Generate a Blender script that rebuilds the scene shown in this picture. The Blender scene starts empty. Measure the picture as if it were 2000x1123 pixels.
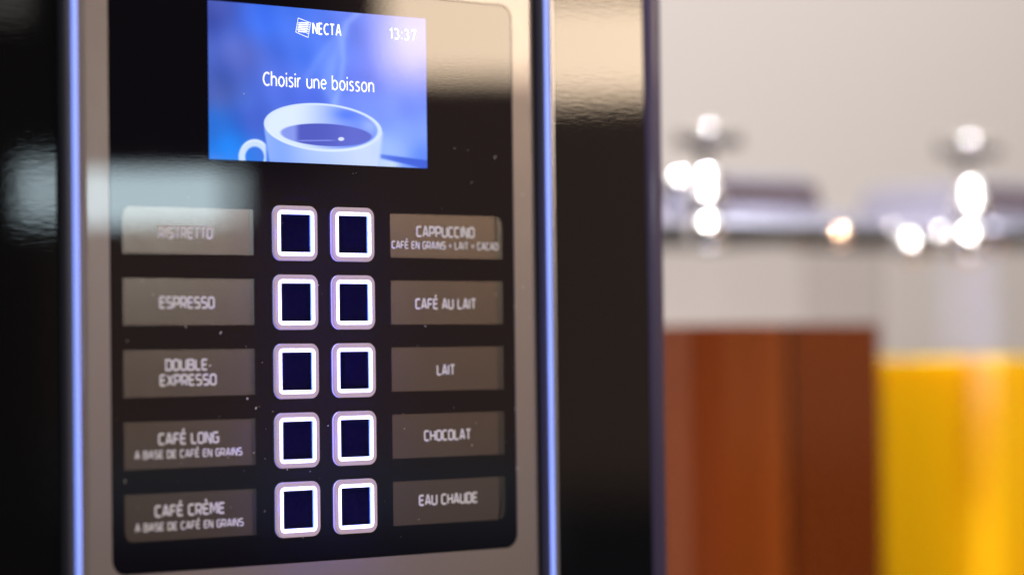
import bpy, bmesh, math, random
import numpy as np
from mathutils import Vector, Matrix

SC = bpy.context.scene
COL = SC.collection
R = math.radians
MM = 0.001

# ------------------------------------------------------------------ camera
YAW, PITCH, ROLL = R(40.864), R(1.3053), R(-0.6973)
CAM = Vector((-0.75867, -1.00397, -0.05322))
r0 = Vector((math.cos(YAW), -math.sin(YAW), 0))
FW = Vector((math.sin(YAW)*math.cos(PITCH), math.cos(YAW)*math.cos(PITCH), math.sin(PITCH)))
u0 = r0.cross(FW)
RT = math.cos(ROLL)*r0 + math.sin(ROLL)*u0
UP = -math.sin(ROLL)*r0 + math.cos(ROLL)*u0
FPX, CX, CY = 5556.0, 1000.0, 561.5
cd = bpy.data.cameras.new('camera'); cam = bpy.data.objects.new('camera', cd); COL.objects.link(cam)
m = Matrix((RT, UP, -FW)).transposed().to_4x4(); m.translation = CAM
cam.matrix_world = m
cd.sensor_width = 36; cd.lens = FPX/2000*36; cd.clip_start = 0.05; cd.clip_end = 100
cd.dof.use_dof = True; cd.dof.focus_distance = 1.258; cd.dof.aperture_fstop = 2.8
SC.camera = cam
SC.view_settings.view_transform = 'Standard'; SC.view_settings.look = 'None'
SC.view_settings.exposure = 0; SC.view_settings.gamma = 1
SC.render.engine = 'CYCLES'
SC.cycles.use_denoising = True
SC.cycles.max_bounces = 10; SC.cycles.transparent_max_bounces = 24
SC.cycles.sample_clamp_indirect = 8
SC.cycles.caustics_reflective = False; SC.cycles.caustics_refractive = False

def pix_dir(px, py): return (FW + RT*((px-CX)/FPX) - UP*((py-CY)/FPX))
def on_plane(px, py, y=0.0):
    d = pix_dir(px, py); return CAM + d*((y-CAM.y)/d.y)
def at_depth(px, py, depth): return CAM + pix_dir(px, py)*depth
def mirror(v): return Vector((v.x, -v.y, v.z))

# ------------------------------------------------------------------ world: dim brown room in front of the machine
W = bpy.data.worlds.new('World'); SC.world = W; W.use_nodes = True
nt = W.node_tree; nt.nodes.clear()
def wn(t, **k):
    n = nt.nodes.new(t)
    for a, b in k.items(): setattr(n, a, b)
    return n
def wdot(v):
    n = wn('ShaderNodeVectorMath', operation='DOT_PRODUCT')
    nt.links.new(tc.outputs['Generated'], n.inputs[0]); n.inputs[1].default_value = v
    return n.outputs['Value']
def wmath(op, a, b=None):
    n = wn('ShaderNodeMath', operation=op)
    for i, x in enumerate((a, b)):
        if x is None: continue
        if hasattr(x, 'links'): nt.links.new(x, n.inputs[i])
        else: n.inputs[i].default_value = x
    return n.outputs[0]
def wstep(x, lo, hi):
    n = wn('ShaderNodeMapRange', interpolation_type='SMOOTHSTEP')
    nt.links.new(x, n.inputs['Value'])
    if lo < hi: n.inputs['From Min'].default_value = lo; n.inputs['From Max'].default_value = hi
    else:
        n.inputs['From Min'].default_value = hi; n.inputs['From Max'].default_value = lo
        n.inputs['To Min'].default_value = 1; n.inputs['To Max'].default_value = 0
    return n.outputs['Result']
def wmix(f, a, b):
    n = wn('ShaderNodeMix', data_type='RGBA')
    nt.links.new(f, n.inputs[0])
    for i, x in ((6, a), (7, b)):
        if hasattr(x, 'links'): nt.links.new(x, n.inputs[i])
        else: n.inputs[i].default_value = (*x, 1)
    return n.outputs[2]
tc = wn('ShaderNodeTexCoord')
g = wdot(mirror(FW)); gg = wmath('MAXIMUM', g, 0.02)
A_ = wmath('DIVIDE', wdot(mirror(RT)), gg)      # azimuth round the room, from the panel's mirror direction
B_ = wmath('DIVIDE', wdot(mirror(UP)), gg)      # elevation
def ax(px): return (px-CX)/FPX
def by(py): return (CY-py)/FPX
brown = (0.34, 0.222, 0.172)
low = (0.22, 0.25, 0.285)
floor_c = (0.035, 0.036, 0.045)
top_dark = (0.03, 0.03, 0.035)
low_c = wmix(wstep(A_, ax(1020), ax(1080)), low, floor_c)
room = wmix(wstep(B_, by(905), by(868)), low_c, brown)
room = wmix(wstep(B_, by(1065), by(985)), floor_c, room)
dl = wmath('MULTIPLY', wstep(A_, ax(760), ax(560)), wstep(B_, by(400), by(330)))   # dark upper corner of the room
room = wmix(dl, room, top_dark)
room = wmix(wstep(A_, ax(190), ax(60)), room, (0.05, 0.04, 0.036))
inside = wmath('MULTIPLY', wstep(g, 0.3, 0.6), wmath('MULTIPLY', wstep(B_, -0.5, -0.35), wstep(B_, 0.6, 0.4)))
room = wmix(inside, (0.16, 0.14, 0.13), room)
bg = wn('ShaderNodeBackground'); nt.links.new(room, bg.inputs['Color']); bg.inputs['Strength'].default_value = 1.0
wo = wn('ShaderNodeOutputWorld'); nt.links.new(bg.outputs[0], wo.inputs['Surface'])

# ------------------------------------------------------------------ lamps
def area(name, loc, mat3, sx, sy, radiance, col, spread=180):
    l = bpy.data.lights.new(name, 'AREA'); l.shape = 'RECTANGLE'; l.size = sx; l.size_y = sy
    l.energy = radiance*math.pi*sx*sy; l.color = col; l.spread = R(spread)
    o = bpy.data.objects.new(name, l); COL.objects.link(o)
    M = mat3.to_4x4(); M.translation = loc; o.matrix_world = M
    return o
def refl_lamp(name, px0, py0, px1, py1, d, radiance, col, spread=180):
    """a window / lamp of the room that the panel mirrors: d metres from the panel"""
    pc = on_plane((px0+px1)/2, (py0+py1)/2); dr = (pc-CAM)
    t = (pc-CAM).dot(FW) + d
    loc = mirror(CAM + pix_dir((px0+px1)/2, (py0+py1)/2)*t)
    M = Matrix((mirror(RT), mirror(UP), mirror(FW))).transposed()
    return area(name, loc, M, (px1-px0)*t/FPX, (py1-py0)*t/FPX, radiance, col, spread)
def look_mat(direction):
    return Vector(direction).to_track_quat('-Z', 'Y').to_matrix()
refl_lamp('warm_ceiling_lamp', 752, -40, 1420, 150, 1.5, 17.5, (1.0, 0.77, 0.55))
refl_lamp('warm_ceiling_lamp', 752, -230, 1420, -62, 1.51, 10.0, (1.0, 0.76, 0.48))
refl_lamp('cool_window_lamp', 40, 333, 428, 440, 0.85, 13.0, (0.72, 0.92, 1.0))
refl_lamp('cool_window_lamp', 430, 335, 482, 432, 0.851, 6.0, (0.72, 0.92, 1.0))
refl_lamp('dim_ceiling_lamp', -90, -90, 62, 52, 0.8, 1.3, (1.0, 0.94, 0.88))
area('soft_fill_lamp', Vector((-0.3, -1.6, 1.5)), look_mat((0.25, 1.5, -1.45)), 1.2, 0.8, 8.0, (1.0, 0.9, 0.82))  # unseen fill added above the camera to brighten the printed letters
area('wall_fill_lamp', Vector((0.55, 0.15, 1.75)), look_mat((0.0, 0.38, -1.0)), 3.6, 0.7, 8.6, (1.0, 0.955, 0.93))  # unseen overhead light added to brighten the wall behind the dispensers
def spot(name, loc, target, energy, col, radius, deg):
    l = bpy.data.lights.new(name, 'SPOT'); l.energy = energy; l.color = col
    l.shadow_soft_size = radius; l.spot_size = R(deg); l.spot_blend = 0.4
    o = bpy.data.objects.new(name, l); COL.objects.link(o)
    M = look_mat(Vector(target)-Vector(loc)).to_4x4(); M.translation = loc; o.matrix_world = M
SPOT = Vector((0.45, 0.05, 1.35))
spot('ceiling_spot', SPOT, (0.70, 0.33, 0.03), 420, (1.0, 0.97, 0.92), 0.035, 28)
area('lilac_strip_light', Vector((-0.74, -1.53, 0.0)), look_mat((0.64, 0.77, 0.0)), 0.13, 0.22, 11.0, (0.55, 0.55, 1.0))  # unseen light added for the lilac strip on the juice bowl's corner
area('lilac_lid_fill', Vector((1.15, -0.28, 0.14)), look_mat((-0.6, 0.65, -0.12)), 0.12, 0.10, 2.6, (0.42, 0.42, 1.0))  # unseen light added to tint the steel lids lilac
spot('juice_fill_spot', (-0.10, -0.75, 1.0), (0.80, 0.30, -0.12), 112, (1.0, 0.93, 0.86), 0.08, 34)  # added spot that brightens the juice faces

# ------------------------------------------------------------------ materials
def mat(name, base=(.5, .5, .5), rough=.5, metal=0, spec=.5, coat=0, coat_rough=.03, emit=None, es=1, ior=1.5, trans=0):
    mm_ = bpy.data.materials.new(name); mm_.use_nodes = True
    p = mm_.node_tree.nodes['Principled BSDF']
    p.inputs['Base Color'].default_value = (*base, 1); p.inputs['Roughness'].default_value = rough
    p.inputs['Metallic'].default_value = metal; p.inputs['Specular IOR Level'].default_value = spec
    p.inputs['IOR'].default_value = ior; p.inputs['Coat Weight'].default_value = coat
    p.inputs['Coat Roughness'].default_value = coat_rough; p.inputs['Transmission Weight'].default_value = trans
    if emit:
        p.inputs['Emission Color'].default_value = (*emit, 1); p.inputs['Emission Strength'].default_value = es
    return mm_
def bump(m_, scale, strength, dist=0.001, stretch=(1, 1, 1), detail=3, coat=False):
    t = m_.node_tree; p = t.nodes['Principled BSDF']
    c = t.nodes.new('ShaderNodeTexCoord'); mp = t.nodes.new('ShaderNodeMapping'); mp.inputs['Scale'].default_value = stretch
    n = t.nodes.new('ShaderNodeTexNoise'); n.inputs['Scale'].default_value = scale; n.inputs['Detail'].default_value = detail
    b = t.nodes.new('ShaderNodeBump'); b.inputs['Strength'].default_value = strength; b.inputs['Distance'].default_value = dist
    t.links.new(c.outputs['Object'], mp.inputs[0]); t.links.new(mp.outputs[0], n.inputs['Vector'])
    t.links.new(n.outputs['Fac'], b.inputs['Height']); t.links.new(b.outputs[0], p.inputs['Normal'])
    if coat: t.links.new(b.outputs[0], p.inputs['Coat Normal'])
def rough_noise(m_, scale, lo, hi, stretch=(1, 1, 1)):
    t = m_.node_tree; p = t.nodes['Principled BSDF']
    c = t.nodes.new('ShaderNodeTexCoord'); mp = t.nodes.new('ShaderNodeMapping'); mp.inputs['Scale'].default_value = stretch
    n = t.nodes.new('ShaderNodeTexNoise'); n.inputs['Scale'].default_value = scale; n.inputs['Detail'].default_value = 5
    r = t.nodes.new('ShaderNodeMapRange'); r.inputs['From Min'].default_value = .3; r.inputs['From Max'].default_value = .7
    r.inputs['To Min'].default_value = lo; r.inputs['To Max'].default_value = hi
    t.links.new(c.outputs['Object'], mp.inputs[0]); t.links.new(mp.outputs[0], n.inputs['Vector'])
    t.links.new(n.outputs['Fac'], r.inputs['Value']); t.links.new(r.outputs[0], p.inputs['Roughness'])

M_glass = mat('black_glass', (.005, .0038, .0065), .02); bump(M_glass, 420, .012, .0003, (1, 1, 3)); rough_noise(M_glass, 60, .012, .03)
M_black = mat('black_gloss_panel', (.004, .004, .0045), .03, ior=1.53); bump(M_black, 330, .02, .0005, (.6, 1, 3))
M_blackR = mat('black_ripple_panel', (.004, .004, .0045), .04, spec=.3); bump(M_blackR, 300, .02, .0008, (.5, 1, 2.2))
M_alu = mat('brushed_aluminium', (.32, .265, .24), .38, .35, coat=1.0, coat_rough=.03); rough_noise(M_alu, 90, .35, .42)
M_chrome = mat('chrome', (.85, .85, .87), .08, 1.0)
M_trim = mat('satin_trim', (.42, .42, .44), .3, .8)
M_dchrome = mat('dark_chrome', (.12, .125, .16), .4, .5)
M_plate = mat('bronze_plate', (.165, .126, .100), .25, .70, coat=1.0, coat_rough=.02); rough_noise(M_plate, 80, .245, .27)
M_plate_edge = mat('plate_edge', (.12, .12, .115), .25, 1.0, coat=1.0)
M_letter = mat('printed_letter', (.85, .83, .82), .6)
M_ring = mat('lit_ring', (.9, .9, .9), .4, emit=(.88, .94, 1.0), es=1.25)
M_ringin = mat('lit_ring_wall', (.5, .6, .9), .4, emit=(.10, .28, 1.0), es=1.2)
M_bezel = mat('frosted_bezel', (.022, .02, .018), .45, emit=(.50, .36, .42), es=.85)  # emission stands in for ring light passing through the frosted plastic
M_bezside = mat('bezel_side', (.7, .7, .8), .45, emit=(.26, .25, .80), es=.6)  # blue emission added in place of light spilling from the bezel's sides
M_window = mat('button_window', (.003, .0028, .0042), .9, spec=0)
M_text = mat('screen_lettering', (.8, .8, .8), .5, emit=(.92, .96, 1.0), es=1.05)
M_indigo = mat('indigo_trim', (.058, .044, .098), .35, coat=.3)
M_dust = mat('dust', (.75, .72, .70), .8)
M_housing = mat('machine_housing', (.02, .02, .022), .4)
M_steel = mat('stainless', (.52, .53, .70), .25, 1.0)
M_gasket = mat('dark_gasket', (.014, .015, .017), .5)
M_juice = mat('yellow_juice', (.80, .43, .004), .5, spec=.0)
M_warm_chrome = mat('warm_chrome', (.95, .66, .45), .08, 1.0)  # warm-tinted chrome for the peach highlight domes
for k_, v_ in (('Subsurface Weight', 1.0), ('Subsurface Scale', .04)): M_juice.node_tree.nodes['Principled BSDF'].inputs[k_].default_value = v_
M_juice.node_tree.nodes['Principled BSDF'].inputs['Subsurface Radius'].default_value = (1, .6, .1)
M_knob_dark = mat('knob_dark', (.09, .08, .078), .8, spec=.1)
M_tap = mat('black_tap', (.015, .015, .016), .3)

def led_mat():
    m_ = mat('blue_light_strip', (.5, .55, .8), .3)
    t = m_.node_tree; p = t.nodes['Principled BSDF']
    c = t.nodes.new('ShaderNodeUVMap'); s = t.nodes.new('ShaderNodeSeparateXYZ')
    r = t.nodes.new('ShaderNodeValToRGB')
    e = r.color_ramp.elements
    e[0].position = 0; e[0].color = (.03, .13, .85, 1); e[1].position = 1; e[1].color = (.24, .28, 1.0, 1)
    k = e.new(.35); k.color = (.07, .24, 1.0, 1); k = e.new(.7); k.color = (.19, .31, 1.0, 1)
    t.links.new(c.outputs[0], s.inputs[0]); t.links.new(s.outputs['X'], r.inputs[0])
    n = t.nodes.new('ShaderNodeTexNoise'); n.inputs['Scale'].default_value = 14; n.inputs['Detail'].default_value = 1
    o = t.nodes.new('ShaderNodeTexCoord'); mr = t.nodes.new('ShaderNodeMapRange')
    mr.inputs['To Min'].default_value = .6; mr.inputs['To Max'].default_value = 1.0
    t.links.new(o.outputs['Object'], n.inputs['Vector']); t.links.new(n.outputs['Fac'], mr.inputs['Value'])
    t.links.new(r.outputs[0], p.inputs['Emission Color']); t.links.new(mr.outputs[0], p.inputs['Emission Strength'])
    return m_
M_led = led_mat()

def screen_mat():
    m_ = mat('lit_screen', (.005, .005, .008), .06)
    t = m_.node_tree; p = t.nodes['Principled BSDF']
    a = t.nodes.new('ShaderNodeAttribute'); a.attribute_name = 'picture'
    t.links.new(a.outputs['Color'], p.inputs['Emission Color']); p.inputs['Emission Strength'].default_value = 1.12
    c = t.nodes.new('ShaderNodeTexCoord')
    n = t.nodes.new('ShaderNodeTexNoise'); n.inputs['Scale'].default_value = 400
    b = t.nodes.new('ShaderNodeBump'); b.inputs['Strength'].default_value = .007; b.inputs['Distance'].default_value = .0004
    t.links.new(c.outputs['Object'], n.inputs['Vector']); t.links.new(n.outputs['Fac'], b.inputs['Height']); t.links.new(b.outputs[0], p.inputs['Normal'])
    return m_
M_screen = screen_mat()

def thin_clear(name, tint, glossy_rough=.03, gloss=1.0):
    m_ = bpy.data.materials.new(name); m_.use_nodes = True
    t = m_.node_tree; t.nodes.clear()
    o = t.nodes.new('ShaderNodeOutputMaterial'); mx = t.nodes.new('ShaderNodeMixShader')
    tr = t.nodes.new('ShaderNodeBsdfTransparent'); tr.inputs[0].default_value = (*tint, 1)
    gl = t.nodes.new('ShaderNodeBsdfGlossy'); gl.inputs['Roughness'].default_value = glossy_rough
    lw = t.nodes.new('ShaderNodeLayerWeight'); lw.inputs['Blend'].default_value = .5      # same reflectance from both sides of a thin sheet
    pw = t.nodes.new('ShaderNodeMath'); pw.operation = 'POWER'; pw.inputs[1].default_value = 5
    ma = t.nodes.new('ShaderNodeMath'); ma.operation = 'MULTIPLY_ADD'; ma.inputs[1].default_value = .9*gloss; ma.inputs[2].default_value = .026*gloss
    t.links.new(lw.outputs['Facing'], pw.inputs[0]); t.links.new(pw.outputs[0], ma.inputs[0])
    if gloss:                                                      # a longer way through the plastic where it turns away
        p3 = t.nodes.new('ShaderNodeMath'); p3.operation = 'POWER'; p3.inputs[1].default_value = 3
        tm = t.nodes.new('ShaderNodeMix'); tm.data_type = 'RGBA'; tm.inputs[6].default_value = (*tint, 1); tm.inputs[7].default_value = (.35, .32, .34, 1)
        t.links.new(lw.outputs['Facing'], p3.inputs[0]); t.links.new(p3.outputs[0], tm.inputs[0]); t.links.new(tm.outputs[2], tr.inputs[0])
    t.links.new(ma.outputs[0], mx.inputs[0]); t.links.new(tr.outputs[0], mx.inputs[1]); t.links.new(gl.outputs[0], mx.inputs[2])
    t.links.new(mx.outputs[0], o.inputs['Surface'])
    return m_, t, o
M_bowl, _, _ = thin_clear('clear_bowl', (.955, .95, .95), .12)
M_tea = mat('brown_tea', (1, 1, 1), .0, ior=1.33, trans=1.0)
tt = M_tea.node_tree
va = tt.nodes.new('ShaderNodeVolumeAbsorption'); va.inputs['Color'].default_value = (.755, .43, 0.0, 1); va.inputs['Density'].default_value = 23
tt.links.new(va.outputs[0], tt.nodes['Material Output'].inputs['Volume'])

def wall_mat():
    m_ = mat('beige_wall', (.70, .665, .645), .9)
    t = m_.node_tree; p = t.nodes['Principled BSDF']
    n = t.nodes.new('ShaderNodeTexNoise'); n.inputs['Scale'].default_value = 2
    r = t.nodes.new('ShaderNodeValToRGB'); r.color_ramp.elements[0].color = (.68, .645, .625, 1); r.color_ramp.elements[1].color = (.72, .685, .665, 1)
    t.links.new(n.outputs['Fac'], r.inputs[0]); t.links.new(r.outputs[0], p.inputs['Base Color'])
    return m_
M_wall = wall_mat()
def counter_mat():
    m_ = mat('grey_counter', (.3, .28, .27), .4)
    t = m_.node_tree; p = t.nodes['Principled BSDF']
    n = t.nodes.new('ShaderNodeTexNoise'); n.inputs['Scale'].default_value = 60
    r = t.nodes.new('ShaderNodeValToRGB'); r.color_ramp.elements[0].color = (.22, .2, .19, 1); r.color_ramp.elements[1].color = (.38, .35, .33, 1)
    t.links.new(n.outputs['Fac'], r.inputs[0]); t.links.new(r.outputs[0], p.inputs['Base Color'])
    return m_
M_counter = counter_mat()

# ------------------------------------------------------------------ mesh helpers
def link(name, me, material, parent=None, smooth=False, label=None):
    for mt in (material if isinstance(material, (list, tuple)) else [material]): me.materials.append(mt)
    if smooth:
        for p in me.polygons: p.use_smooth = True
    o = bpy.data.objects.new(name, me); COL.objects.link(o)
    if parent: o.parent = parent
    if label: o['label'] = label
    return o
def from_bm(name, bm, material, parent=None, smooth=False, label=None, auto=None):
    bmesh.ops.recalc_face_normals(bm, faces=bm.faces)
    me = bpy.data.meshes.new(name); bm.to_mesh(me); bm.free()
    o = link(name, me, material, parent, smooth, label)
    if auto is not None: me.set_sharp_from_angle(angle=R(auto))
    return o
def empty(name, loc, label, cat, group=None):
    o = bpy.data.objects.new(name, None); COL.objects.link(o); o.location = loc
    o['label'] = label; o['category'] = cat
    if group: o['group'] = group
    return o
def rrect(x0, x1, z0, z1, rad, seg=8):
    """rounded outline in the x,z plane, counter-clockwise from the front; rad: one or four (bl, br, tr, tl)"""
    if not isinstance(rad, (tuple, list)): rad = (rad,)*4
    out = []
    for (cx, cz, a0), q in zip(((x0, z0, 180), (x1, z0, 270), (x1, z1, 0), (x0, z1, 90)), rad):
        sx = 1 if cx == x0 else -1; sz = 1 if cz == z0 else -1
        for k in range(seg+1):
            a = R(a0 + 90*k/seg)
            out.append((cx + sx*q + q*math.cos(a), cz + sz*q + q*math.sin(a)))
    return out
def loft(bm, loops, cap_last=False, cap_first=False, mi=None):
    vs = [[bm.verts.new(p) for p in L] for L in loops]
    n = len(vs[0])
    for i, (a, b) in enumerate(zip(vs, vs[1:])):
        for k in range(n):
            f = bm.faces.new((a[k], a[(k+1) % n], b[(k+1) % n], b[k]))
            if mi: f.material_index = mi[i]
    if cap_last: 
        f = bm.faces.new(vs[-1])
        if mi: f.material_index = mi[-1]
    if cap_first: bm.faces.new(list(reversed(vs[0])))
    return vs
def xzloop(outline, y): return [(x, y, z) for x, z in outline]
def slab(bm, x0, x1, z0, z1, rad, yb, yf, ch=.0, seg=8):
    rr = rad if isinstance(rad, (tuple, list)) else (rad,)*4
    L = [xzloop(rrect(x0, x1, z0, z1, rr, seg), yb), xzloop(rrect(x0, x1, z0, z1, rr, seg), yf+ch)]
    if ch: L.append(xzloop(rrect(x0+ch, x1-ch, z0+ch, z1-ch, tuple(max(q-ch, 1e-5) for q in rr), seg), yf))
    loft(bm, L, cap_last=True)
def box(bm, x0, x1, y0, y1, z0, z1, bev=0):
    geo = bmesh.ops.create_cube(bm, size=1)
    for v in geo['verts']:
        v.co = Vector(((x0+x1)/2 + v.co.x*(x1-x0), (y0+y1)/2 + v.co.y*(y1-y0), (z0+z1)/2 + v.co.z*(z1-z0)))
    if bev:
        es = list({e for v in geo['verts'] for e in v.link_edges})
        bmesh.ops.bevel(bm, geom=es, offset=bev, segments=3, affect='EDGES')

# stroke lettering ------------------------------------------------------------
c_, w_ = .14, .60
def bow(w=w_): return [(c_, 0), (w-c_, 0), (w, c_), (w, 1-c_), (w-c_, 1), (c_, 1), (0, 1-c_), (0, c_), (c_, 0)]
G = {
 'A': (.62, [[(0, 0), (.255, 1), (.365, 1), (.62, 0)], [(.12, .27), (.50, .27)]]),
 'B': (.6, [[(0, 0), (0, 1), (.47, 1), (.57, .9), (.57, .63), (.47, .53), (.6, .41), (.6, .11), (.49, 0), (0, 0)], [(.05, .53), (.44, .53)]]),
 'C': (.56, [[(.56, 1), (c_, 1), (0, 1-c_), (0, c_), (c_, 0), (.56, 0)]]),
 'D': (.6, [[(0, 0), (0, 1), (w_-c_, 1), (w_, 1-c_), (w_, c_), (w_-c_, 0), (0, 0)]]),
 'E': (.54, [[(.54, 1), (.1, 1), (0, .9), (0, .1), (.1, 0), (.54, 0)], [(.05, .51), (.48, .51)]]),
 'F': (.52, [[(.54, 1), (.1, 1), (0, .9), (0, 0)], [(.05, .48), (.46, .48)]]),
 'G': (.58, [[(.56, 1), (c_, 1), (0, 1-c_), (0, c_), (c_, 0), (.46, 0), (.58, .12), (.58, .5), (.32, .5)]]),
 'H': (.6, [[(0, 0), (0, 1)], [(.6, 0), (.6, 1)], [(.06, .5), (.54, .5)]]),
 'I': (.06, [[(.03, 0), (.03, 1)]]),
 'L': (.5, [[(0, 1), (0, .1), (.1, 0), (.5, 0)]]),
 'M': (.74, [[(0, 0), (0, 1), (.1, 1), (.37, .3), (.64, 1), (.74, 1), (.74, 0)]]),
 'N': (.6, [[(0, 0), (0, 1), (.1, 1), (.5, 0), (.6, 0), (.6, 1)]]),
 'O': (.6, [bow()]),
 'P': (.58, [[(0, 0), (0, 1), (.46, 1), (.58, .88), (.58, .5), (.46, .38), (.06, .38)]]),
 'R': (.6, [[(0, 0), (0, 1), (.46, 1), (.58, .88), (.58, .5), (.46, .38), (.06, .38)], [(.3, .32), (.58, 0)]]),
 'S': (.58, [[(.55, 1), (.12, 1), (0, .88), (0, .63), (.12, .52), (.46, .49), (.58, .38), (.58, .12), (.46, 0), (.03, 0)]]),
 'T': (.56, [[(0, 1), (.56, 1)], [(.28, .93), (.28, 0)]]),
 'U': (.6, [[(0, 1), (0, c_), (c_, 0), (w_-c_, 0), (w_, c_), (w_, 1)]]),
 'X': (.6, [[(0, 0), (.6, 1)], [(0, 1), (.27, .55)], [(.33, .45), (.6, 0)]]),
 '+': (.5, [[(0, .48), (.5, .48)], [(.25, .17), (.25, .79)]]),
 ' ': (.22, []),
}
G['É'] = (G['E'][0], G['E'][1] + [[(.2, 1.22), (.40, 1.46)]])
G['È'] = (G['E'][0], G['E'][1] + [[(.38, 1.22), (.18, 1.46)]])
def ribbon(bm, pts, w, y):
    P = [Vector(p) for p in pts]; closed = (P[0]-P[-1]).length < 1e-7
    if closed: P = P[:-1]
    n = len(P); L, Rr = [], []
    for i in range(n):
        a = P[i-1] if (i > 0 or closed) else None
        b = P[(i+1) % n] if (i < n-1 or closed) else None
        d1 = (P[i]-a).normalized() if a is not None else None
        d2 = (b-P[i]).normalized() if b is not None else None
        if d1 is None: d1 = d2
        if d2 is None: d2 = d1
        n1 = Vector((-d1.y, d1.x)); n2 = Vector((-d2.y, d2.x))
        mt = (n1+n2); mt = mt.normalized() if mt.length > 1e-6 else n1
        k = min(1/max(mt.dot(n1), .3), 1.8)*w/2
        L.append(P[i]+mt*k); Rr.append(P[i]-mt*k)
    lv = [bm.verts.new((p.x, y, p.y)) for p in L]; rv = [bm.verts.new((p.x, y, p.y)) for p in Rr]
    for i in range(n if closed else n-1):
        j = (i+1) % n
        bm.faces.new((lv[i], rv[i], rv[j], lv[j]))
def lettering(name, lines, y, parent, stroke=.18):
    """lines: (text, x0, x1, z centre, cap height), all mm, stretched to fill x0..x1"""
    bm = bmesh.new()
    for text, x0, x1, zc, h in lines:
        gap = .24
        tot = sum(G[ch][0] for ch in text) + gap*(len(text)-1)
        sw = stroke*h
        sx = (x1-x0-sw)/tot; px = x0+sw/2; s = 0
        for ch in text:
            gw, strokes = G[ch]
            for st in strokes:
                ribbon(bm, [((px+a*sx)*MM, (zc-h/2+sw/2+b*(h-sw))*MM) for a, b in st], sw*MM, y - .00001*(s % 7)); s += 1
            px += (gw+gap)*sx
    me = bpy.data.meshes.new(name); bm.to_mesh(me); bm.free()
    for p in me.polygons: pass
    return link(name, me, M_letter, parent)

def arc(cx, cy, rx, ry, a0, a1, n=14):
    return [(cx+rx*math.cos(R(a0+(a1-a0)*k/n)), cy+ry*math.sin(R(a0+(a1-a0)*k/n))) for k in range(n+1)]
def ring_(cx, cy, rx, ry): 
    p = arc(cx, cy, rx, ry, 0, 360, 24); p[-1] = p[0]; return p
H_ = 1.36
G2 = {
 'C': (.86, [arc(.56, .68, .53, .66, 52, 308, 20)]),
 'h': (.72, [[(0, 0), (0, 1.5)], arc(.36, .60, .36, .38, 172, 0)+[(.72, 0)]]),
 'n': (.72, [[(0, 0), (0, 1)], arc(.36, .60, .36, .38, 172, 0)+[(.72, 0)]]),
 'u': (.72, [[(.72, 0), (.72, 1)], [(0, 1)]+arc(.36, .38, .36, .37, 180, 352)]),
 'o': (.80, [ring_(.40, .5, .40, .49)]),
 'i': (.02, [[(.01, 0), (.01, 1)], [(.01, 1.27), (.01, 1.45)]]),
 's': (.58, [[(.55, .90), (.44, .97), (.30, .99), (.15, .96), (.06, .87), (.05, .74), (.12, .63), (.30, .54), (.47, .45), (.56, .34), (.56, .18), (.47, .06), (.32, .01), (.16, .02), (.01, .09)]]),
 'r': (.42, [[(0, 0), (0, 1)], [(.02, .55), (.06, .74), (.15, .89), (.27, .97), (.42, .97)]]),
 'e': (.74, [[(.04, .53), (.68, .53)], arc(.39, .5, .37, .49, 4, 318, 22)]),
 'b': (.78, [[(0, 0), (0, 1.5)], ring_(.39, .5, .39, .49)]),
 ' ': (.28, []),
 'N': (.86, [[(0, 0), (0, H_)], [(.02, H_), (.84, 0)], [(.86, 0), (.86, H_)]]),
 'E': (.62, [[(.62, H_), (0, H_), (0, 0), (.62, 0)], [(.08, .70), (.57, .70)]]),
 'T': (.84, [[(0, H_), (.84, H_)], [(.42, H_-.05), (.42, 0)]]),
 'A': (.96, [[(0, 0), (.44, H_), (.52, H_), (.96, 0)], [(.20, .42), (.76, .42)]]),
 '1': (.34, [[(.02, 1.08), (.32, H_), (.32, 0)]]),
 '3': (.70, [[(.05, H_-.1)]+arc(.32, 1.03, .32, .33, 110, -80, 12), arc(.34, .36, .36, .36, 85, -115, 14)+[(.02, .06)]]),
 '7': (.72, [[(0, H_), (.72, H_), (.24, 0)]]),
 ':': (.06, [[(.03, .0), (.03, .22)], [(.03, .80), (.03, 1.02)]]),
}
def screen_text(name, text, x0, x1, zbase, xh, stroke):
    bm = bmesh.new(); gap = .36 if stroke < .2 else .40
    tot = sum(G2[ch][0] for ch in text) + gap*(len(text)-1)
    w = stroke*xh; sx = (x1-x0-w)/tot; px = x0+w/2; s = 0
    for ch in text:
        gw, st_ = G2[ch]
        for st in st_:
            ribbon(bm, [((px+a*sx)*MM, (zbase+b*xh)*MM) for a, b in st], w*MM, YS-.00001*(s % 5)); s += 1
        px += (gw+gap)*sx
    me = bpy.data.meshes.new(name); bm.to_mesh(me); bm.free()
    return link(name, me, M_text, screen)

# ------------------------------------------------------------------ the setting
CT = -0.45
bm = bmesh.new(); box(bm, -3, 6, 1.15, 1.25, -1.3, 3.0); o = from_bm('wall', bm, M_wall); o['kind'] = 'structure'
bm = bmesh.new(); box(bm, -1.2, 4, -.12, 1.148, CT-.04, CT, .003); o = from_bm('counter', bm, M_counter); o['kind'] = 'structure'

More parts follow.
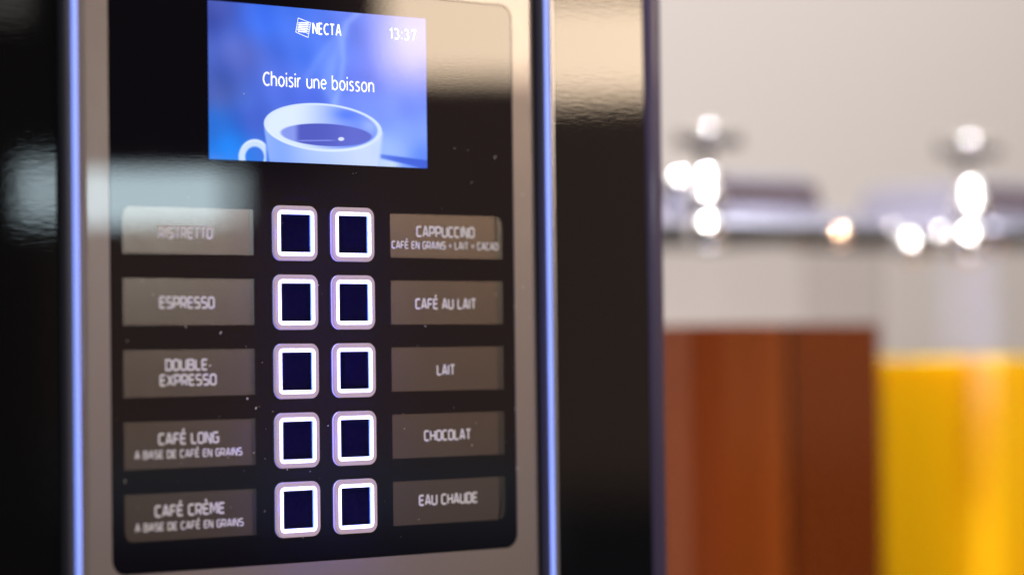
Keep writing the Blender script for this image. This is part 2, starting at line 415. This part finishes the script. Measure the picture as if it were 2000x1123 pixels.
# ------------------------------------------------------------------ coffee machine
mac = empty('coffee_machine', (0, 0, CT), 'black and silver coffee vending machine with lit buttons and blue side lights', 'coffee machine')
base = bpy.data.objects  # parts are built in world coordinates and parented with the inverse below
PARTS = []
ZT, ZB = .36, CT+.012
bm = bmesh.new(); box(bm, -.2, .2, .012, .50, ZB, ZT, .006)
for sx in (-.16, .16):
    for sy in (.06, .44): box(bm, sx-.02, sx+.02, sy-.02, sy+.02, CT, ZB+.004)
from_bm('housing', bm, M_housing, mac)
def panel(x0, x1, material, tilt, label):
    bm = bmesh.new(); slab(bm, x0, x1, ZB, ZT, .004, .010, .001, .0008)
    for v in bm.verts:
        if v.co.y < .005: v.co.y += tilt*(v.co.z+.0)
    return from_bm('front_panel', bm, material, mac, label=label)
panel(-.199, -.1345, M_blackR, R(-.18), 'rippled black gloss panel left of the blue light')
panel(.1345, .1985, M_black, R(.5), 'smooth black gloss panel right of the blue light')
for s in (-1, 1):
    bm = bmesh.new()
    L = []
    for k, (x, y) in enumerate([(.1992, .008), (.1992, .002), (.2005, .0006), (.2080, .0006), (.2098, .002), (.2106, .006), (.2106, .06), (.2003, .06)]):
        L.append([(s*x, y, ZB), (s*x, y, ZT)])
    n = len(L); V = [[bm.verts.new(p) for p in q] for q in L]
    for k in range(n): bm.faces.new((V[k][0], V[(k+1) % n][0], V[(k+1) % n][1], V[k][1]))
    bm.faces.new([v[0] for v in V]); bm.faces.new([v[1] for v in V])
    from_bm('edge_trim', bm, M_indigo, mac, smooth=True, auto=50)

# aluminium frame round the glass
GX, GB, GT, GR = .1111, -.1436, .1085, .0062
bm = bmesh.new(); L = []
FO, FB, FT = .1268, -.171, .136
L.append(xzloop(rrect(-GX, GX, GB, GT, GR), .002))
L.append(xzloop(rrect(-GX-.0003, GX+.0003, GB-.0003, GT+.0003, GR+.0003), -.0002))
rr_ = .0045
L.append(xzloop(rrect(-GX-.0006, GX+.0006, GB-.0006, GT+.0006, GR+.0006), -.0002))
L.append(xzloop(rrect(-FO+rr_+.0003, FO-rr_-.0003, FB+rr_+.0003, FT-rr_-.0003, .0097), -.0002))
for k in range(7):
    a = R(90*k/6)
    ins = rr_*(1-math.sin(a)); yy = -.0002 + rr_*(1-math.cos(a))
    L.append(xzloop(rrect(-FO+ins, FO-ins, FB+ins, FT-ins, .012-ins*.5), yy))
L.append(xzloop(rrect(-FO, FO, FB, FT, .012), .009))
loft(bm, L); from_bm('frame', bm, M_alu, mac, smooth=True, auto=40)
bm = bmesh.new(); slab(bm, -GX+.0001, GX-.0001, GB+.0001, GT-.0001, GR, .002, 0.0, 0)
from_bm('glass_panel', bm, M_glass, mac)

# light strips: a raised dark chrome bar with a lit lens along each side
for s in (-1, 1):
    bm = bmesh.new()
    sec = [(.1274, .006), (.1274, -.0034), (.1280, -.0038), (.1323, -.0038), (.1334, -.0036), (.1340, -.0028), (.1340, .006)]
    za, zb = -.19, .155
    V = [[bm.verts.new((s*x, y, za)), bm.verts.new((s*x, y, zb))] for x, y in sec]
    for a, b in zip(V, V[1:]): bm.faces.new((a[0], b[0], b[1], a[1]))
    bm.faces.new([v[0] for v in V]); bm.faces.new([v[1] for v in V])
    strip = from_bm('light_strip', bm, M_dchrome if s > 0 else M_dchrome, mac)
    bm = bmesh.new(); N = 8
    uvl = bm.loops.layers.uv.new('UVMap'); V = []
    for k in range(N+1):
        t = k/N; x = -.1317 + .0032*t if s < 0 else .1281 + .0033*t
        y = -.0041 - .0009*math.sin(math.pi*t)
        V.append((bm.verts.new((x, y, za+.001)), bm.verts.new((x, y, zb-.001)), t))
    for a, b in zip(V, V[1:]):
        f = bm.faces.new((a[0], b[0], b[1], a[1]))
        for lp, u in zip(f.loops, (a[2], b[2], b[2], a[2])): lp[uvl].uv = (u, 0)
    me = bpy.data.meshes.new('lit_lens'); bm.to_mesh(me); bm.free()
    link('lit_lens', me, M_led, strip, smooth=True)
    bm = bmesh.new(); x0, x1 = (.1316, .1338) if s > 0 else (-.1276, -.1264)
    yf = -.0046 if s > 0 else -.0012
    slab(bm, x0, x1, za, zb, .0001, .004, yf, .0004, seg=2); from_bm('chrome_trim', bm, M_trim, strip)

# ------------------------------------------------------------------ screen
SX0, SX1, SB, ST = -60.7, 59.6, 31.0, 99.1
def srgb(c): 
    c = np.asarray(c, float)/255.0
    return np.where(c <= .04045, c/12.92, ((c+.055)/1.055)**2.4)
def ss(e0, e1, x):
    t = np.clip((x-e0)/(e1-e0), 0, 1); return t*t*(3-2*t)
def paint(px, py):
    """the picture the screen shows: a steaming cup on a blue ground"""
    n = px.shape
    def blob(cx, cy, sx, sy, p=1.0): return p*np.exp(-((px-cx)/sx)**2-((py-cy)/sy)**2)
    pts = [((415, 20), (62, 78, 165)), ((520, 40), (62, 112, 238)), ((600, 110), (72, 118, 238)), ((470, 110), (84, 100, 190)), ((430, 180), (70, 90, 170)),
           ((415, 250), (38, 105, 205)), ((440, 290), (16, 122, 232)), ((500, 230), (72, 100, 205)), ((640, 130), (98, 135, 240)), ((720, 60), (104, 128, 236)),
           ((810, 60), (112, 130, 228)), ((800, 110), (105, 124, 236)), ((820, 150), (92, 116, 232)), ((780, 200), (116, 142, 246)), ((700, 150), (100, 122, 236)), ((560, 170), (80, 108, 222)),
           ((800, 260), (128, 160, 252)), ((770, 300), (140, 172, 255)), ((825, 310), (96, 140, 250)), ((560, 20), (66, 112, 230)), ((600, 190), (82, 112, 230))]
    acc = np.zeros(n+(3,)); ws = np.zeros(n)
    for (cx, cy), c in pts:
        w = 1/((px-cx)**2+(py-cy)**2+500.)**1.5
        acc += w[..., None]*np.array(c, float); ws += w
    C = acc/ws[..., None]
    nz = 5*np.sin(px*.031+py*.017+1.3)*np.sin(py*.043-px*.011)+4*np.sin(px*.07-py*.05)*np.sin(py*.021+px*.04)
    C = C + nz[..., None]
    def lay(C, m_, col): return C*(1-m_[..., None]) + m_[..., None]*np.asarray(col, float)
    # steam
    def wisp(C, pts_, wd, p, col=(150, 180, 255)):
        d = np.full(n, 1e9)
        for (x0, y0), (x1, y1) in zip(pts_, pts_[1:]):
            t = np.clip(((px-x0)*(x1-x0)+(py-y0)*(y1-y0))/((x1-x0)**2+(y1-y0)**2), 0, 1)
            d = np.minimum(d, np.hypot(px-x0-t*(x1-x0), py-y0-t*(y1-y0)))
        return lay(C, p*np.exp(-(d/wd)**2), col)
    C = wisp(C, [(652, 205), (664, 170), (670, 120), (668, 75), (678, 45), (700, 25)], 7, .45)
    C = wisp(C, [(655, 205), (640, 170), (650, 120), (668, 70)], 12, .32)
    C = wisp(C, [(600, 150), (625, 110), (655, 75), (672, 50)], 9, .2)
    C = wisp(C, [(670, 200), (720, 180), (760, 210)], 20, .15)
    # saucer and spoon on the right, white glow
    C = lay(C, .55*np.exp(-((px-755)/30)**2-((py-290)/30)**2), (160, 190, 255))
    sau = ss(-3, 3, py-(312+.20*(px-745)))*ss(735, 745, px)*ss(790, 765, px); C = lay(C, sau*.9, (200, 220, 255))
    sp = ss(3, -2, np.abs(py-(305+.19*(px-742)))-(3+(px-742)*.06))*ss(739, 744, px); C = lay(C, sp*.85, (52, 86, 205))
    # handle
    hd = np.abs(np.hypot((px-497)/30, (py-307)/33)-.83); C = lay(C, ss(.30, .14, hd)*ss(524, 516, px), (196, 216, 255))
    hd2 = np.abs(np.hypot((px-497)/30, (py-305)/33)-.92); C = lay(C, .6*ss(.09, .02, hd2)*ss(520, 510, px)*ss(300, 280, py), (232, 240, 255))
    # cup body
    tilt = .072
    ex, ey, ea, eb = 630.5, 249.5, 115.5, 47.0
    yy = py-ey-tilt*(px-ex)
    rim = np.hypot((px-ex)/ea, yy/eb)
    lx = 516+np.clip(py-255, 0, 99)*.16; rx = 746-np.clip(py-262, 0, 99)*.10
    body = ss(-3, 3, px-lx)*ss(6, -5, px-rx)*ss(-1, 1, yy)
    tb = (px-516)/230
    bc = np.stack([142+66*np.clip(tb, 0, 1)**.8, 176+44*np.clip(tb, 0, 1)**.8, np.full(n, 253.)], -1)
    bc = bc - (25*np.exp(-((tb-.16)/.14)**2))[..., None]*np.array([1, .8, .05])
    C = C*(1-body[..., None]) + body[..., None]*bc
    m_ = ss(1.012, .985, rim); C = lay(C, m_, (208, 224, 255))
    # inner wall
    r2 = np.hypot((px-ex)/(ea-9), (yy+1.0)/(eb-5)); mi_ = ss(1.03, .97, r2)
    ti = np.clip((px-525)/210, 0, 1)
    ic = np.stack([214-100*ss(.2, .85, ti), 228-84*ss(.2, .85, ti), np.full(n, 254.)-8*ti], -1)
    ic = ic - (38*np.exp(-((px-672)/26)**2-((yy+28)/12)**2))[..., None]*np.array([1, .75, .15])
    ic = ic + (30*np.exp(-((px-722)/16)**2-((yy+9)/14)**2))[..., None]*np.array([1, .9, .1])
    C = C*(1-mi_[..., None]) + mi_[..., None]*ic
    # coffee
    qx, qy, qa, qb = 637, 264, 90, 22
    y3 = py-qy-.05*(px-qx); r3 = np.hypot((px-qx)/qa, y3/qb)
    q = ss(1.04, .94, r3)*ss(.985, .95, r2)
    left = ss(588, 572, px)
    cc = np.stack([78+52*left, 88+60*left, 186+44*left], -1) + (14*np.exp(-((px-690)/40)**2))[..., None]
    C = C*(1-q[..., None]) + q[..., None]*cc
    C = lay(C, .75*q*ss(2.0, .6, np.abs(py-(275-.010*(px-610))-0*px))*ss(575, 590, px)*ss(662, 640, px), (135, 150, 235))
    C = lay(C, .9*ss(1.0, .5, np.hypot((px-666)/8, (py-272)/5)), (226, 236, 255))
    # front lip
    lip = ss(.045, .015, np.abs(rim-.955))*ss(0, 14, yy); C = lay(C, lip*.6, (222, 235, 255))
    C = lay(C, .30*np.exp(-((px-742)/26)**2-((py-296)/34)**2), (150, 182, 255))
    C = lay(C, .16*np.exp(-((px-600)/80)**2-((py-320)/26)**2), (110, 150, 250))
    C = np.clip(C, 0, 255)
    return srgb(C)
NX, NZ = 520, 300
gx = np.linspace(SX0, SX1, NX)*MM; gz = np.linspace(SB, ST, NZ)*MM
XX, ZZ = np.meshgrid(gx, gz)
D = np.stack([XX-CAM.x, np.zeros_like(XX)-CAM.y, ZZ-CAM.z], -1)
dz = D@np.array(FW); PX = CX+FPX*(D@np.array(RT))/dz; PY = CY-FPX*(D@np.array(UP))/dz
pic = paint(PX, PY)
me = bpy.data.meshes.new('screen')
co = np.stack([XX, np.full_like(XX, -.00012), ZZ], -1).reshape(-1, 3)
idx = np.arange(NX*NZ).reshape(NZ, NX)
quads = np.stack([idx[:-1, :-1], idx[:-1, 1:], idx[1:, 1:], idx[1:, :-1]], -1).reshape(-1, 4)
me.vertices.add(len(co)); me.vertices.foreach_set('co', co.ravel())
me.loops.add(quads.size); me.loops.foreach_set('vertex_index', quads.ravel().astype(np.int32))
me.polygons.add(len(quads)); me.polygons.foreach_set('loop_start', (np.arange(len(quads))*4).astype(np.int32))
me.update(calc_edges=True)
at = me.color_attributes.new('picture', 'FLOAT_COLOR', 'POINT')
at.data.foreach_set('color', np.concatenate([pic.reshape(-1, 3), np.ones((NX*NZ, 1))], 1).astype(np.float32).ravel())
screen = link('screen', me, M_screen, mac, label='lit blue display showing a steaming white cup')
YS = -.0003
screen_text('message_lettering', 'Choisir une boisson', -32.2, 29.2, 64.1, 4.15, .15)
screen_text('clock_lettering', '13:37', 38.0, 53.8, 88.9, 3.25, .24)
bm = bmesh.new()
def mmline(pts, w, y): ribbon(bm, [(a*MM, b*MM) for a, b in pts], w*MM, y)
TL, TR, BR, BL = (-12.7, 94.6), (-5.8, 92.9), (-7.4, 86.4), (-14.1, 88.3)
mmline([TL, TR, BR, BL, TL], .24, YS)
def lerp(a, b, t): return (a[0]+(b[0]-a[0])*t, a[1]+(b[1]-a[1])*t)
for k in range(6):
    t = .20+.125*k
    a = lerp(TL, BL, t); b = lerp(TR, BR, t)
    zc = a[1]*.62+b[1]*.38 + .0
    x0 = lerp(a, b, .14 if k else .25)[0]; x1 = lerp(a, b, .86)[0]
    mmline([(x0, zc), (x1, zc+.02)], .48, YS-.00001*(k+1))
    if k < 5: mmline([(a[0]+.2, zc-.12), (x0+.15, zc-.12)], .34, YS-.00008)
    mmline([(x1-.15, zc-.5), (b[0]-.15, zc-.5)], .26, YS-.00009)
me = bpy.data.meshes.new('logo'); bm.to_mesh(me); bm.free(); logo = link('logo', me, M_text, screen)
screen_text('logo_lettering', 'NECTA', -5.0, 11.1, 88.3, 3.45, .21)

# ------------------------------------------------------------------ buttons and plates
ROW = 30.14; BX = 15.87; HB = 12.0
def ringloops(h, r, y): return [(x*MM, y*MM, z*MM) for x, z in rrect(-h, h, -h, h, r, 6)]
def build_button(loc):
    b = None
    bm = bmesh.new()
    loft(bm, [ringloops(HB, 4.1, .2), ringloops(HB, 4.1, -.9), ringloops(HB-.35, 3.75, -1.25), ringloops(HB-.5, 3.6, -1.3), ringloops(HB-2.1, 2.2, -1.3)], mi=[1, 0, 0, 0])
    b = from_bm('selection_button', bm, [M_bezel, M_bezside], mac)
    bm = bmesh.new()
    loft(bm, [ringloops(HB-2.08, 2.22, -1.36), ringloops(HB-3.68, .35, -1.36), ringloops(HB-3.68, .35, -.1)], mi=[0, 1])
    r_ = from_bm('light_ring', bm, [M_ring, M_ringin], b)
    bm = bmesh.new(); L = ringloops(HB-3.65, .3, -.3); bm.faces.new([bm.verts.new(p) for p in L])
    w = from_bm('button_window', bm, M_window, b)
    for f in w.data.polygons: pass
    b.location = loc
    return b
b0 = build_button((-BX*MM, 0, 0))
def copy_tree(o, parent, loc):
    c = o.copy(); COL.objects.link(c); c.parent = parent; c.location = loc
    for ch in o.children:
        d = ch.copy(); COL.objects.link(d); d.parent = c
    return c
for col in (-1, 1):
    for k in range(5):
        if (col, k) == (-1, 0): continue
        copy_tree(b0, mac, (col*BX*MM, 0, -k*ROW*MM))
for col in (-1, 1):
    for k in range(5):
        l = bpy.data.lights.new('button_glow', 'POINT'); l.energy = .028; l.color = (.16, .13, 1.0); l.shadow_soft_size = 0; l.specular_factor = 0  # point lights added in front of the buttons for a blue halo on the glass
        o = bpy.data.objects.new('button_glow', l); COL.objects.link(o); o.location = (col*BX*MM, -.009, -k*ROW*MM)

LT = {
 (0, 0): [('RISTRETTO', -87.3, -59.4, -.7, 5.3)],
 (0, 1): [('ESPRESSO', -87.1, -58.7, -30.4, 5.3)],
 (0, 2): [('DOUBLE', -84.3, -62.6, -56.8, 5.1), ('EXPRESSO', -87.2, -58.1, -63.2, 5.1)],
 (0, 3): [('CAFÉ LONG', -88.2, -57.1, -87.9, 5.1), ('A BASE DE CAFÉ EN GRAINS', -100.0, -45.0, -94.3, 3.5)],
 (0, 4): [('CAFÉ CRÈME', -90.3, -54.4, -118.1, 5.1), ('A BASE DE CAFÉ EN GRAINS', -100.1, -44.7, -124.6, 3.5)],
 (1, 0): [('CAPPUCCINO', 52.5, 87.2, 2.1, 5.2), ('CAFÉ EN GRAINS + LAIT + CACAO', 38.2, 101.4, -4.1, 3.6)],
 (1, 1): [('CAFÉ AU LAIT', 51.5, 87.6, -30.7, 5.1)],
 (1, 2): [('LAIT', 63.6, 74.5, -60.8, 5.1)],
 (1, 3): [('CHOCOLAT', 55.7, 83.6, -90.5, 5.1)],
 (1, 4): [('EAU CHAUDE', 52.3, 87.1, -119.6, 5.1)],
}
for side, (xa, xb) in enumerate(((-105.0, -37.9), (37.7, 103.85))):
    for k in range(5):
        z = -k*ROW; h = 9.87
        q = .12; rc = 4.2
        rad = [q, q, q, q]   # bl, br, tr, tl
        if side == 0 and k == 0: rad[3] = rc
        if side == 0 and k == 4: rad[0] = rc
        if side == 1 and k == 0: rad[2] = rc
        if side == 1 and k == 4: rad[1] = rc
        ew = 2.0 if side == 0 else 3.6
        bm = bmesh.new(); slab(bm, xa*MM, xb*MM, (z-h)*MM, (z+h)*MM, [v*MM for v in rad], 0, -.0001, 0, seg=5)
        pl = from_bm('label_plate', bm, M_plate, mac)
        rd = [v if i in (1, 2) else q for i, v in enumerate(rad)]
        bm = bmesh.new(); slab(bm, (xb-ew)*MM, (xb-.02)*MM, (z-h+.02)*MM, (z+h-.02)*MM, [v*MM for v in rd], -.0001, -.00016, 0, seg=5)
        from_bm('plate_edge', bm, M_plate_edge, pl)
        lettering('lettering', LT[(side, k)], -.00035, pl)

# dust and lint on the glass
random.seed(5)
bm = bmesh.new()
spots = [(431, 650, 4), (410, 714, 3.5), (483, 778, 5), (500, 797, 4), (533, 803, 2), (641, 831, 2.5), (922, 869, 3), (790, 837, 2), (1010, 914, 5), (1007, 798, 3), (967, 307, 4), (914, 294, 2), (720, 235, 3),
         (476, 183, 3), (561, 917, 2), (606, 920, 2), (517, 998, 2), (363, 638, 3), (831, 637, 2.5), (1005, 598, 3), (621, 557, 3), (655, 460, 3), (1021, 380, 4), (1021, 560, 3), (1035, 620, 2.5), (245, 940, 3), (496, 884, 2), (888, 290, 2)]
for _ in range(60): spots.append((random.uniform(225, 1035), random.uniform(330, 1050), random.uniform(.7, 1.6)))
for px, py, sz in spots:
    p = on_plane(px, py, -.00055); a0 = random.random()*6; el = random.choice((1, 1, 1.6, 2.4))
    vs = []
    for k in range(7):
        a = k/7*2*math.pi; rr = sz*.5*.22*MM*random.uniform(.6, 1.2)
        x, zz = rr*math.cos(a)*el, rr*math.sin(a)/el**.5
        vs.append(bm.verts.new((p.x+x*math.cos(a0)-zz*math.sin(a0), p.y, p.z+x*math.sin(a0)+zz*math.cos(a0))))
    bm.faces.new(vs)
me = bpy.data.meshes.new('dust'); bm.to_mesh(me); bm.free(); dust = link('dust', me, M_dust, mac); dust['kind'] = 'stuff'

# parts were built in world coordinates: shift them under the machine's base
for o in list(mac.children):
    o.location.z -= CT

# ------------------------------------------------------------------ juice dispensers
HT = .09
def ztank(py, d=1.9): return at_depth(1380, py, d).z
TANKC = at_depth(1380, 561, 1.90)
def sq(h, r, z, seg=6): return [(x, y, z) for x, y in rrect(-h, h, -h, h, r, seg)]
def dome(bm, c, r, seg=16, rings=10, squash=1.0):
    g_ = bmesh.ops.create_uvsphere(bm, u_segments=seg*2, v_segments=rings*2, radius=r)
    for v in g_['verts']: v.co = Vector((v.co.x+c[0], v.co.y+c[1], v.co.z*squash+c[2]))
def cyl(bm, c0, c1, r0_, r1_, seg=24):
    d = Vector(c1)-Vector(c0); q = d.to_track_quat('Z', 'Y').to_matrix().to_4x4(); q.translation = (Vector(c0)+Vector(c1))/2
    bmesh.ops.create_cone(bm, cap_ends=True, segments=seg, radius1=r0_, radius2=r1_, depth=d.length, matrix=q)
Z_RIM0, Z_RIM1 = ztank(475), ztank(452)
def dispenser(loc, label, liquid_mat, zl, liquid_label):
    t = empty('juice_dispenser', (loc[0], loc[1], CT), label, 'drink dispenser', 'juice dispensers in a row')
    def P(name, bm, m_, parent=t, smooth=True, auto=35, label=None):
        for v in bm.verts: v.co.z -= CT
        return from_bm(name, bm, m_, parent, smooth, label, auto)
    zb = -.27
    bm = bmesh.new(); loft(bm, [sq(HT, .015, zb, 1), sq(HT, .015, Z_RIM0, 1)], cap_first=True); P('bowl', bm, M_bowl, smooth=False, auto=None)
    h = HT-.0025
    bm = bmesh.new(); loft(bm, [sq(h, .0145, zb+.003, 1), sq(h, .0145, zl, 1)], cap_first=True, cap_last=True); P('liquid', bm, liquid_mat, smooth=False, auto=None, label=liquid_label)
    bm = bmesh.new(); loft(bm, [sq(HT+.004, .02, zb-.13), sq(HT+.004, .02, zb-.004), sq(HT, .018, zb-.001)], cap_first=True, cap_last=True); P('base', bm, M_steel)
    bm = bmesh.new(); box(bm, -.13/2, .13/2, -HT-.10, -HT-.002, CT, CT+.02, .004); P('drip_tray', bm, M_steel)
    bm = bmesh.new(); cyl(bm, (0, -HT-.004, zb-.03), (0, -HT-.045, zb-.03), .010, .010); cyl(bm, (0, -HT-.04, zb-.02), (0, -HT-.04, zb-.075), .011, .008); P('tap', bm, M_tap)
    bm = bmesh.new(); box(bm, -.07, .07, -.07, .07, CT, zb-.132, .006); P('foot', bm, M_tap)
    # lid
    bm = bmesh.new()
    loft(bm, [sq(HT+.004, .02, Z_RIM0+.0005), sq(HT+.007, .022, Z_RIM0+.003), sq(HT+.007, .022, Z_RIM1-.002), sq(HT+.004, .02, Z_RIM1)], cap_first=True, cap_last=True)
    rim = P('lid_rim', bm, M_gasket)
    bm = bmesh.new(); z0 = Z_RIM1+.0005; z1 = ztank(412); z2 = ztank(350)
    loft(bm, [sq(HT+.002, .02, z0), sq(HT-.002, .018, z0+.004), sq(.060, .016, z1), sq(.056, .014, z2-.004), sq(.050, .012, z2)], cap_first=True, cap_last=True)
    lid = P('lid', bm, M_steel)
    zk = ztank(268)
    bm = bmesh.new(); cyl(bm, (0, 0, z2-.001), (0, 0, z2+.006), .014, .010); cyl(bm, (0, 0, z2+.006), (0, 0, zk), .0048, .0048)
    cyl(bm, (-.015, .012, zk), (.020, -.014, zk), .0065, .0065)
    kn = P('knob_stem', bm, M_knob_dark, lid)
    bm = bmesh.new(); dome(bm, (0, -.004, zk+.003), .0053); P('knob', bm, M_chrome, lid)
    return t, lid
d1, lid1 = dispenser((TANKC.x, TANKC.y), 'clear square dispenser of dark brown tea beside the coffee machine', M_tea, ztank(637), 'dark brown tea')
d2, lid2 = dispenser((TANKC.x+.232, TANKC.y-.03), 'clear square dispenser of yellow juice at the right edge', M_juice, ztank(706), 'yellow orange juice')

# polished domes added on the lids for bright discs; each catches the ceiling spot
def add_glint_dome(name, px, py, depth, r, owner, squash=1.0, material=None):
    p = at_depth(px, py, depth)
    nrm = ((SPOT-p).normalized() + (CAM-p).normalized()).normalized(); p = p - nrm*r
    bm = bmesh.new(); dome(bm, (0, 0, 0), r, squash=squash)
    o = from_bm(name, bm, material or M_chrome, owner, True)
    root = owner.parent
    o.location = p - root.location
    return o
for px, py, dp, r, mt in ((1325, 340, 1.82, .011, 0), (1379, 335, 1.80, .011, 0), (1380, 367, 1.79, .013, 0), (1381, 428, 1.76, .013, 0), (1639, 448, 1.84, .0075, 1), (1560, 455, 1.83, .004, 1), (1465, 436, 1.80, .003, 0)):
    add_glint_dome('glint_dome', px, py, dp, r, lid1, material=M_warm_chrome if mt else None)
for px, py, dp, r, mt in ((1895, 362, 1.92, .011, 0), (1896, 387, 1.91, .014, 0), (1890, 450, 1.88, .0135, 0), (1778, 464, 1.94, .011, 0), (1836, 452, 1.92, .0065, 0), (1742, 440, 1.95, .0036, 0), (1950, 466, 1.95, .005, 1)):
    add_glint_dome('glint_dome', px, py, dp, r, lid2, material=M_warm_chrome if mt else None)
